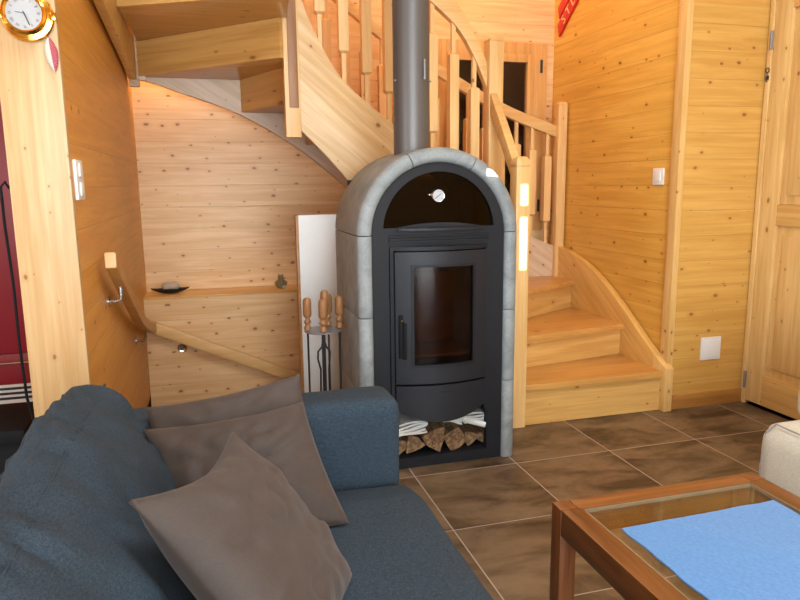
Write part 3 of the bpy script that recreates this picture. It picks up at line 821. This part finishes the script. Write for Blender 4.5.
sw = thing('light_switch', 'white double light switch on the left wooden wall beside the post', 'light switch', (XL1, -.262, 1.26))
b = B(); b.box(XL1, XL1 + .010, -.325, -.20, 1.265, 1.395); b.build('plate', M['white'], sw, bevel=.003)
for z in (1.30, 1.362):
    b = B(); b.box(XL1 + .010, XL1 + .016, -.29, -.235, z - .022, z + .022); b.build('rocker', M['white'], sw, bevel=.003)
sw = thing('light_switch', 'small white light switch on the right wall above the stairs', 'light switch', (XR, .635, 1.28))
b = B(); b.box(XR - .010, XR, .585, .68, 1.282, 1.376); b.build('plate', M['white'], sw, bevel=.003)
b = B(); b.box(XR - .015, XR - .010, .605, .66, 1.302, 1.356); b.build('rocker', M['white'], sw, bevel=.002)
o = thing('socket_cover', 'square white blank plate low on the wall above the baseboard', 'socket cover', (1.934, YR, .27))
b = B(); b.box(1.866, 2.0, YR - .012, YR, .275, .41); b.build('plate', M['white'], o, bevel=.004)
b = B(); b.box(1.88, 1.986, YR - .0155, YR - .012, .289, .396); b.build('lid', M['white'], o, bevel=.003)

o = thing('round_socket', 'small round chrome fitting on the back wall under the slanting rail', 'wall fitting', (-1.035, 1.645, .29))
b = B(); b.lathe([(.001, 0), (.030, 0), (.030, -.006), (.026, -.010), (.022, -.008), (.001, -.008)], (-1.035, 1.645, .292), 'y', 28); b.build('rim', M['chrome'], o)
b = B(); b.lathe([(.001, -.008), (.013, -.008), (.014, -.014), (.001, -.015)], (-1.035, 1.645, .292), 'y', 20); b.build('centre', M['clay'], o)

# leaf shaped black dish with a pebble on the ledge
DX, DY, DZ = -1.09, 1.78, .6235
b = B(); rings = []
for i in range(21):
    u = i / 20 * 2 - 1; w = max(.0008, .045 * (1 - abs(u) ** 1.6)); lift = .034 * abs(u) ** 2.2
    x = DX + .118 * u; top = []; bot = []
    for j in range(9):
        v = j / 8 * 2 - 1; z = DZ + lift + .030 * v * v * (1 - abs(u) ** 1.5)
        top.append((x, DY + w * v, z + .006)); bot.append((x, DY + w * v, z))
    rings.append(top + bot[::-1])
b.loft(rings); tag(b.build('leaf_dish', M['slate'], at=(DX, DY, DZ)), 'black boat shaped dish with pointed ends on the wooden ledge', 'dish')
b = B(); b.lathe([(.001, 0), (.034, .001), (.052, .014), (.056, .026), (.050, .040), (.034, .050), (.015, .053), (.001, .052)], (DX + .004, DY, DZ + .022), 'z', 24)
b.map(lambda p: V((p.x, DY + (p.y - DY) * .68, p.z + .004 * noise.noise(p * 22))))
tag(b.build('pebble', M['pebble'], at=(DX, DY, DZ + .01)), 'pale rounded stone lying in the black dish on the ledge', 'stone')
# small clay figure
FXX, FYY, FZ = -.388, 1.76, .6235
fg = thing('clay_figurine', 'small olive clay animal figurine at the right end of the ledge', 'figurine', (FXX, FYY, FZ))
b = B(); b.lathe([(.012, 0), (.024, .004), (.030, .022), (.029, .042), (.022, .058), (.018, .062), (.020, .072), (.016, .084), (.002, .090)], (FXX, FYY, FZ), 'z', 18)
b.map(lambda p: p + V((noise.noise(p * 60) * .003, 0, 0))); b.build('body', M['clay'], fg)
for sx in (-1, 1):
    b = B(); b.tube([(FXX + sx * .024, FYY - .006, FZ + .05), (FXX + sx * .036, FYY - .012, FZ + .038), (FXX + sx * .030, FYY - .022, FZ + .022)], [.008, .008, .006], 10); b.build('arm', M['clay'], fg)
    b = B(); b.lathe([(.001, 0), (.006, .002), (.005, .010), (.001, .014)], (FXX + sx * .012, FYY, FZ + .082), 'z', 10); b.build('ear', M['clay'], fg)
b = B(); b.lathe([(.001, -.030), (.009, -.029), (.012, -.024), (.008, -.018)], (FXX + .016, FYY, FZ + .012), 'y', 12); b.build('foot', M['pebble'], fg)

# ------------------------------------------------------------------ clock and cloth heart on the post
CX, CY, CZ = -1.320, -.381, 1.812
ck = thing('wall_clock', 'round polished brass ship clock on the wooden post', 'clock', (CX, CY, CZ - .07))
b = B(); b.lathe([(.001, 0), (.055, 0), (.070, -.004), (.074, -.012), (.070, -.020), (.056, -.024), (.055, -.042), (.060, -.050), (.060, -.056), (.054, -.060), (.049, -.056), (.049, -.050), (.001, -.049)], (CX, CY, CZ), 'y', 48); cb = b.build('brass_case', M['gold'], ck)
b = B(); b.lathe([(.001, -.0495), (.0488, -.0495), (.0488, -.0505), (.001, -.0505)], (CX, CY, CZ), 'y', 48); cd = b.build('clock_face', M['dial'], ck)
b = B(); yf = CY - .0512
for i, s in enumerate(['XII', 'I', 'II', 'III', 'IV', 'V', 'VI', 'VII', 'VIII', 'IX', 'X', 'XI']):
    a = math.radians(90 - 30 * i); me = text_mesh(s, .0115, .0002)
    mt = Matrix.Translation((CX + .038 * math.cos(a), yf, CZ + .038 * math.sin(a))) @ Matrix.Rotation(PI / 2, 4, 'X') @ Matrix.Rotation(a - PI / 2, 4, 'Z') @ Matrix.Diagonal((.8, 1, 1, 1))
    me.transform(mt); b.bm.from_mesh(me); bpy.data.meshes.remove(me)
b.build('numerals', M['ink'], cd, weld=False)
b = B(); yh = CY - .0525
b.beam((CX + .004, yh, CZ - .001), (CX - .023, yh, CZ + .003), .0035, .0006); b.build('hour_hand', M['ink'], cd)
b = B(); b.beam((CX - .002, yh - .001, CZ + .005), (CX + .013, yh - .001, CZ - .034), .0026, .0006); b.build('minute_hand', M['ink'], cd)
b = B(); b.lathe([(.001, -.0545), (.047, -.0545), (.047, -.0552), (.001, -.0552)], (CX, CY, CZ), 'y', 40); b.build('clock_glass', M['clockglass'], ck)
b = B(); b.box(CX - .086, CX - .066, CY - .032, CY - .014, CZ - .012, CZ + .012); b.build('clasp', M['gold'], ck, bevel=.003)
b = B(); b.box(CX + .064, CX + .080, CY - .032, CY - .014, CZ - .012, CZ + .012); b.build('clock_hinge', M['gold'], ck, bevel=.003)

HX, HY, HZ = -1.264, -.392, 1.708
ht = thing('cloth_heart', 'small padded cloth pendant, red checked and ivory, hanging under the clock', 'ornament', (HX, HY, HZ - .055))
def half(x_sign, mat, name):
    b = B(); rings = []
    for i in range(15):
        t = i / 14; z = HZ + .048 - .105 * t; w = max(.0006, .021 * math.sin(PI * min(1, t * 1.02)) ** .75 * (1 - .25 * t))
        ring = []
        for j in range(9):
            a = -PI / 2 + PI * j / 8
            ring.append((HX + x_sign * w * math.cos(a) + .012 * (t - .5) * -(.0) + .010 * (t - .4), HY + w * .55 * math.sin(a), z))
        rings.append(ring)
    b.loft(rings); b.build(name, mat, ht)
half(1, M['checked'], 'checked_half'); half(-1, M['ivory'], 'ivory_half')
b = B(); b.tube([(HX - .004, HY, HZ + .046), (HX - .006, HY, HZ + .08), (HX - .012, HY + .008, HZ + .115)], .0014, 6); b.build('ribbon', M['checked'], ht)

# cable hanging behind the post
b = B(); b.tube([(-1.423, -.365, 1.305), (-1.432, -.38, 1.325), (-1.443, -.385, 1.31), (-1.447, -.37, 1.20), (-1.446, -.35, 1.0), (-1.450, -.34, .8), (-1.448, -.33, .62), (-1.44, -.32, .55), (-1.43, -.315, .40), (-1.44, -.32, .02)], .0045, 8)
tag(b.build('power_cable', M['black'], at=(-1.44, -.34, 0)), 'thin black cable hanging down beside the wooden post', 'cable')

# red sign boards on the right wall
def board(yz, d, w, L, txt, label, start, gap):
    o = thing('sign_board', label, 'sign', (XR, yz[0], yz[1]), 'red lettered boards high on the right wall')
    d = V(d).normalized(); n = V((-d.y, d.x)) if False else V((d.y, -d.x))
    p = V(yz)
    cs = [p - n * w / 2 - d * .0, p + n * w / 2 + d * .03, p + n * w / 2 + d * L, p - n * w / 2 + d * L]
    b = B(); b.prism([(c.x, c.y) for c in cs], 'x', XR - .018, XR - .001); bo = b.build('board', M['redsign'], o, bevel=.002)
    b = B()
    for i, ch in enumerate(txt):
        me = text_mesh(ch, w * 1.15, .0008); q = p + d * (start + gap * i)
        mt = Matrix(((0, 0, -1, XR - .0195), (d.x, n.x, 0, q.x), (d.y, n.y, 0, q.y), (0, 0, 0, 1)))
        me.transform(mt); b.bm.from_mesh(me); bpy.data.meshes.remove(me)
    b.build('letters', M['letter'], o, weld=False)
board((1.845, 2.355), (-.78, .62), .080, .60, 'STLE', 'longer red board with beige letters, the lower one on the right wall', .115, .075)
board((1.845, 2.475), (-.78, .62), .075, .45, 'S', 'shorter red board set above the longer lettered one on the right wall', .155, .07)

# ------------------------------------------------------------------ sofa
sf = thing('sofa', 'blue grey fabric sofa seen from its near end, in front of the stove', 'sofa', (-.8, -1.75, 0))
SY0, SY1 = -2.92, -.62
def wr(p, a, f=9, seed=0):
    q = V((p.x * f, p.y * f * .6, p.z * f)) + V((seed, seed * 1.7, 0))
    return a * (noise.noise(q) + .5 * noise.noise(q * 2.1))
rbox((-1.325, SY0 + .02, .06), (-.32, SY1 - .02, .275), .03, (20, 30, 5)).build('base_frame', M['denim'], sf)
rbox((-1.335, SY0, .06), (-1.165, SY1, .645), .035, (8, 40, 14), lambda p: p + V((0, 0, wr(p, .003, 6)))).build('back_frame', M['denim'], sf)
for ya, yb in ((SY1 - .185, SY1), (SY0, SY0 + .185)):
    rbox((-1.16, ya, .06), (-.288, yb, .648), .04, (28, 10, 16), lambda p: p + V((wr(p, .002, 7), wr(p, .002, 7, 3), wr(p, .004, 6, 5)))).build('arm', M['denim'], sf)
for x in (-1.28, -.34):
    for y in (SY0 + .07, SY1 - .07):
        b = B(); b.box(x - .025, x + .025, y - .025, y + .025, 0, .06); b.build('leg', M['oakz'], sf, bevel=.003)
ym = -2.12
def seatf(y0, y1):
    def f(p):
        u = (p.x + .72) / .44; v = (p.y - (y0 + y1) / 2) / ((y1 - y0) / 2)
        k = max(0, 1 - u * u) * max(0, 1 - v ** 4)
        dz = 0
        if p.z > .33:
            dz = .022 * k + wr(p, .006, 7) * (1 if p.z > .36 else .4) - .03 * max(0, abs(v) - .75) / .25
        return p + V((wr(p, .006, 6, 2), 0, dz))
    return f
for y0_, y1_ in ((ym + .004, SY1 - .19), (SY0 + .19, ym - .004)):
    rbox((-1.155, y0_, .265), (-.262, y1_, .405), .045, (34, 40, 8), seatf(y0_, y1_)).build('seat_cushion', M['denim'], sf)
def backf(y0, y1, seed):
    def f(p):
        v = (p.y - (y0 + y1) / 2) / ((y1 - y0) / 2); h = (p.z - .40) / .40
        q = p.copy()
        t = min(1, max(0, (p.x + 1.09) / .2)); t = t * t * (3 - 2 * t)
        q.x += -.14 * max(0, h) ** 1.3 - .085 * max(0, h) * t + .02 * math.sin(PI * min(1, max(0, h))) * t     # leans back, belly in front
        q.z += -.03 * abs(v) ** 4 * (1 if h > .5 else 0)
        fold = noise.noise(V((p.x * 3 + seed, p.y * 9 + p.x * 5, p.z * 8))) * .014 + abs(noise.noise(V((p.x * 5 + seed, p.y * 11 + p.x * 9 + p.z * 6, p.z * 5)))) * .028 + noise.noise(V((p.x * 9, p.y * 22 + p.z * 14, seed + p.z * 15))) * .009
        nn = V((p.x + 1.0, 0, p.z - .6)).normalized()
        return q + nn * fold
    return f
for i, (y0_, y1_) in enumerate(((ym + .01, SY1 - .20), (SY0 + .20, ym - .01))):
    f = backf(y0_, y1_, i * 5)
    bc = rbox((-1.115, y0_, .405), (-.895, y1_, .812), .085, (18, 60, 24), f).build('back_cushion', M['denim'], sf)
    b = B()
    for xx, zz in ((-1.09, .788), (-.925, .788)):
        b.tube([f(V((xx, y0_ + .05 + (y1_ - y0_ - .1) * k / 40, zz))) for k in range(41)], .0035, 6)
    b.build('seam', M['denim'], bc, weld=False)

# scatter pillows: four corners in space, plump in the middle
def pillow(T, L, R_, Bc, thick, label, seed, ear=.09):
    T, L, R_, Bc = map(V, (T, L, R_, Bc)); n = 30
    ctr = (T + L + R_ + Bc) / 4
    nn = (L - T).cross(R_ - T).normalized()
    if nn.z < 0: nn = -nn
    b = B(); bm = b.bm; sides = []
    for sgn in (1, -1):
        g = []
        for i in range(n + 1):
            row = []
            for j in range(n + 1):
                u, v = i / n, j / n
                p = T * (1 - u) * (1 - v) + L * u * (1 - v) + R_ * (1 - u) * v + Bc * u * v
                a, c = 2 * u - 1, 2 * v - 1
                pull = (ear if c < 0 else .05) * (1 - a * a) * abs(c) ** 3 + .055 * (1 - c * c) * abs(a) ** 3
                p = p + (ctr - p) * pull
                k = max(0, (1 - abs(a) ** 2.6) * (1 - abs(c) ** 2.6)) ** .55; cr = abs(noise.noise(V((u * 4 + v * 3 + seed, v * 5 - u * 2, seed * 2))))
                q = V((u * 5 + seed, v * 5, seed))
                rad = abs(a * c) ** .8
                w = .010 * noise.noise(q) * k + .017 * rad * k * math.sin(14 * math.atan2(c, a) + seed) + .006 * noise.noise(q * 2.7) * k + (.022 * max(0, .12 - cr) / .12) * -.5 * k
                row.append(bm.verts.new(p + nn * sgn * (thick / 2 * k + .004 + (w if sgn > 0 else 0))))
            g.append(row)
        for i in range(n):
            for j in range(n): bm.faces.new((g[i][j], g[i + 1][j], g[i + 1][j + 1], g[i][j + 1]))
        sides.append(g)
    A, C_ = sides
    rim = [(i, 0) for i in range(n)] + [(n, j) for j in range(n)] + [(i, n) for i in range(n, 0, -1)] + [(0, j) for j in range(n, 0, -1)]
    for k in range(len(rim)):
        (i, j), (i2, j2) = rim[k], rim[(k + 1) % len(rim)]
        bm.faces.new((A[i][j], A[i2][j2], C_[i2][j2], C_[i][j]))
    o = b.build('pillow', M['brown'], at=ctr - V((0, 0, .15)), sharp=70)
    return tag(o, label, 'pillow', 'brown scatter pillows on the sofa')
pillow((-.809, -1.150, .724), (-.995, -1.562, .770), (-.560, -1.33, .400), (-.735, -1.75, .455), .165, 'nearest brown pillow, propped on a corner against the sofa back', 1.3, .20)
pillow((-.604, -.888, .696), (-1.03, -.93, .675), (-.524, -1.118, .430), (-.94, -1.16, .41), .13, 'middle brown pillow, behind the nearest one on the sofa seat', 4.1)
pillow((-.592, -.745, .738), (-1.035, -.775, .685), (-.56, -.90, .46), (-1.01, -.955, .43), .075, 'farthest brown pillow, leaning against the sofa arm', 7.7)

# ------------------------------------------------------------------ coffee table
TX0, TX1, TY0, TY1, TZ = .03, .70, -2.15, -1.19, .44
tb = thing('coffee_table', 'reddish oak coffee table with an inset glass top', 'table', ((TX0 + TX1) / 2, (TY0 + TY1) / 2, 0))
w = .062
for x in (TX0, TX1 - .05):
    for y in (TY0, TY1 - .05):
        b = B(); b.box(x, x + .05, y, y + .05, 0, TZ); b.build('leg', M['oakz'], tb, bevel=.003)
for x0_, x1_ in ((TX0, TX0 + w), (TX1 - w, TX1)):
    b = B(); b.box(x0_ + .001, x1_ - .001, TY0 + .051, TY1 - .051, TZ - .075, TZ); b.build('side_rail', M['oak'], tb, bevel=.003)
for y0_, y1_ in ((TY0, TY0 + w), (TY1 - w, TY1)):
    b = B(); b.box(TX0 + .051, TX1 - .051, y0_ + .001, y1_ - .001, TZ - .075, TZ); b.build('end_rail', M['oakx'], tb, bevel=.003)
b = B(); b.box(TX0 + w, TX1 - w, TY0 + w, TY1 - w, TZ - .012, TZ - .003); b.build('glass_top', M['glass'], tb)
b = B(); e_ = .003
b.box(TX0 + w - .001, TX0 + w + e_, TY0 + w, TY1 - w, TZ - .011, TZ - .0015); b.box(TX1 - w - e_, TX1 - w + .001, TY0 + w, TY1 - w, TZ - .011, TZ - .0015)
b.box(TX0 + w, TX1 - w, TY1 - w - e_, TY1 - w + .001, TZ - .011, TZ - .0015); b.box(TX0 + w, TX1 - w, TY0 + w - .001, TY0 + w + e_, TZ - .011, TZ - .0015)
b.build('edge_highlight', M['edge'], tb, weld=False)  # glass edge highlight put in as thin pale strips
# blue cloth
b = B(); nx, ny = 34, 40; g = []
mx0, mx1, my0, my1 = .128, .612, -1.98, -1.366
for s in (0, 1):
    gg = []
    for i in range(nx + 1):
        row = []
        for j in range(ny + 1):
            u, v = i / nx, j / ny
            x = mx0 + (mx1 - mx0) * u + (1 - u) * .007 * noise.noise(V((v * 9, 2, 0))) ; y = my0 + (my1 - my0) * v + .012 * (u - .5) * (v) + .004 * noise.noise(V((u * 6, 7, 0)))
            z = TZ - .0025 + .0035 * s + .004 * max(0, noise.noise(V((u * 2.5, v * 3, 4))))
            row.append(b.bm.verts.new((x, y, z)))
        gg.append(row)
    g.append(gg)
    for i in range(nx):
        for j in range(ny): b.bm.faces.new((gg[i][j], gg[i + 1][j], gg[i + 1][j + 1], gg[i][j + 1]))
rim = [(i, 0) for i in range(nx)] + [(nx, j) for j in range(ny)] + [(i, ny) for i in range(nx, 0, -1)] + [(0, j) for j in range(ny, 0, -1)]
for k in range(len(rim)):
    (i, j), (i2, j2) = rim[k], rim[(k + 1) % len(rim)]
    b.bm.faces.new((g[0][i][j], g[0][i2][j2], g[1][i2][j2], g[1][i][j]))
tag(b.build('table_runner', M['mat'], at=(.37, -1.67, TZ - .003), sharp=60), 'pale blue woven cloth lying on the glass table top', 'table cloth')

# ------------------------------------------------------------------ cream armchair
ac = thing('armchair', 'cream upholstered armchair at the right edge beside the pine door', 'armchair', (1.55, -1.15, 0))
ay0, ay1 = -1.75, -.72
rbox((1.18, ay0, .05), (2.05, ay1, .24), .03, (16, 18, 5)).build('base', M['cream'], ac)
def sc_(p): return p + V((wr(p, .006, 7, 1), wr(p, .005, 7, 4), wr(p, .006, 6, 2) + (.012 if p.z > .36 else 0)))
sc = rbox((1.168, ay0 + .01, .10), (1.85, ay1 - .0, .378), .06, (22, 26, 10), sc_).build('seat_cushion', M['cream'], ac)
b = B(); loop = [(1.195, y, .376) for y in [ay0 + .1 + (ay1 - ay0 - .17) * i / 12 for i in range(13)]] + [(1.186, ay1 - .035, .34), (1.183, ay1 - .03, .25), (1.183, ay1 - .03, .12)]
b.tube([sc_(V(p)) + V((-.006, .0, .006)) for p in loop], .0035, 6); b.build('stitching', M['seam'], sc)
rbox((1.325, ay1 - .16, .37), (1.90, ay1 + .0, .66), .05, (18, 10, 12), sc_).build('arm', M['cream'], ac)
rbox((1.325, ay0, .37), (1.90, ay0 + .16, .66), .05, (18, 10, 12), sc_).build('arm', M['cream'], ac)
rbox((1.78, ay0 + .02, .24), (2.06, ay1 - .02, .86), .06, (10, 26, 16), sc_).build('backrest', M['cream'], ac)

# ------------------------------------------------------------------ kitchen behind the post
kc = thing('fridge_cabinet', 'tall dark red kitchen cabinet with white vented foot left of the post', 'kitchen cabinet', (-2.2, 1.65, 0))
kx0, kx1, ky0 = -2.62, -1.55, 1.35
b = B(); b.box(kx0, kx1, ky0 + .02, YB - .002, .22, 2.3); b.build('carcass', M['red'], kc)
for z0_, z1_, hz in ((.222, .395, .37), (.40, 2.3, .0)):
    b = B(); b.box(kx0 + .003, kx1 - .003, ky0, ky0 + .0195, z0_, z1_); dd = b.build('door', M['red'], kc, bevel=.002)
    if hz:
        b = B(); b.tube([(-2.06, ky0 - .001, hz - .02), (-2.06, ky0 - .03, hz - .02), (-1.80, ky0 - .03, hz - .02), (-1.80, ky0 - .001, hz - .02)], .007, 8); b.build('handle', M['chrome'], dd)
b = B(); b.box(kx0, kx1, ky0 + .005, YB - .002, 0, .22); pl_ = b.build('plinth', M['white'], kc)
b = B()
for k in range(3): b.box(kx0 + .02, kx1 - .02, ky0 - .001, ky0 + .0045, .135 + k * .028, .148 + k * .028)
b.build('vent_slots', M['ink'], pl_, weld=False)

o = thing('side_table', 'black square side table at the left edge behind the sofa', 'side table', (-1.66, -.16, 0))
b = B(); b.box(-1.90, -1.475, -.305, .03, .455, .5); b.build('table_top', M['black'], o, bevel=.004)
b = B(); b.box(-1.88, -1.49, -.29, .015, .12, .4545); b.build('cabinet', M['black'], o, bevel=.004)
for x in (-1.87, -1.53):
    for y in (-.28, -.03):
        b = B(); b.box(x, x + .03, y, y + .03, 0, .1195); b.build('leg', M['black'], o)

# ------------------------------------------------------------------ camera
f, yaw, pitch, roll = 675.24, .2757, .1721, -.0108
cy, sy, cp, sp = math.cos(yaw), math.sin(yaw), math.cos(pitch), math.sin(pitch)
fw = V((sy * cp, cy * cp, -sp)); rt = V((cy, -sy, 0)); up = rt.cross(fw)
r2 = rt * math.cos(roll) + up * math.sin(roll); u2 = up * math.cos(roll) - rt * math.sin(roll)
cam = bpy.data.cameras.new('camera'); co = bpy.data.objects.new('camera', cam); COL.objects.link(co)
mw = Matrix((r2, u2, -fw)).transposed().to_4x4(); mw.translation = V((-.83845, -2.74655, 1.3102)); co.matrix_world = mw
cam.sensor_fit = 'HORIZONTAL'; cam.sensor_width = 36; cam.lens = f / 800 * 36; cam.clip_start = .02
S.camera = co

# ------------------------------------------------------------------ light
def area(name, loc, rot, sx, sy_, e, col):
    l = bpy.data.lights.new(name, 'AREA'); l.shape = 'RECTANGLE'; l.size = sx; l.size_y = sy_; l.energy = e; l.color = col
    o = bpy.data.objects.new(name, l); COL.objects.link(o); o.location = loc; o.rotation_euler = rot; return o
area('window_daylight', ((FW[0] + FW[1]) / 2, YF + .03, (FW[2] + FW[3]) / 2), (PI / 2, 0, 0), FW[1] - FW[0] - .1, FW[3] - FW[2] - .1, 190, (.80, .91, 1.))
area('kitchen_fill', (XK + .03, (KW[0] + KW[1]) / 2, (KW[2] + KW[3]) / 2), (0, -PI / 2, 0), KW[3] - KW[2] - .1, KW[1] - KW[0] - .1, 70, (.9, .95, 1.))  # unseen fill added to light the red cabinet
def lamp(name, loc, e, col, r):
    l = bpy.data.lights.new(name, 'POINT'); l.energy = e; l.color = col; l.shadow_soft_size = r
    o = bpy.data.objects.new(name, l); COL.objects.link(o); o.location = loc; return o
lamp('stair_lamp', (.75, 1.35, 3.25), 30, (1., .72, .38), .10)
lamp('pane_fill', (1.9, YB + .8, 2.6), 1.2, (1., .6, .35), .05)  # unseen fill added so the stair window panes turn brown instead of black
lamp('landing_lamp', (-1.02, 1.83, 2.30), 11, (1., .72, .36), .03)
area('ceiling_fill', (.1, -2.2, H - .02), (0, 0, 0), 1.6, 1.2, 90, (.80, .91, 1.))  # cool fill added over sofa and floor; the ceiling has no window
sun = bpy.data.lights.new('sun', 'SUN'); sun.energy = 30; sun.angle = .002; sun.color = (1, .93, .78)
so = bpy.data.objects.new('sun', sun); COL.objects.link(so); so.rotation_euler = SD.to_track_quat('-Z', 'Y').to_euler()
wd = bpy.data.worlds.new('sky'); S.world = wd; wd.use_nodes = True
wd.node_tree.nodes['Background'].inputs[0].default_value = (.62, .76, 1, 1); wd.node_tree.nodes['Background'].inputs[1].default_value = .6

S.view_settings.view_transform = 'Standard'; S.view_settings.look = 'None'; S.view_settings.exposure = .2; S.view_settings.gamma = 1
S.view_settings.use_curve_mapping = False
S.cycles.use_denoising = True
S.cycles.max_bounces = 10; S.cycles.diffuse_bounces = 5; S.cycles.transparent_max_bounces = 12
S.cycles.sample_clamp_indirect = 6
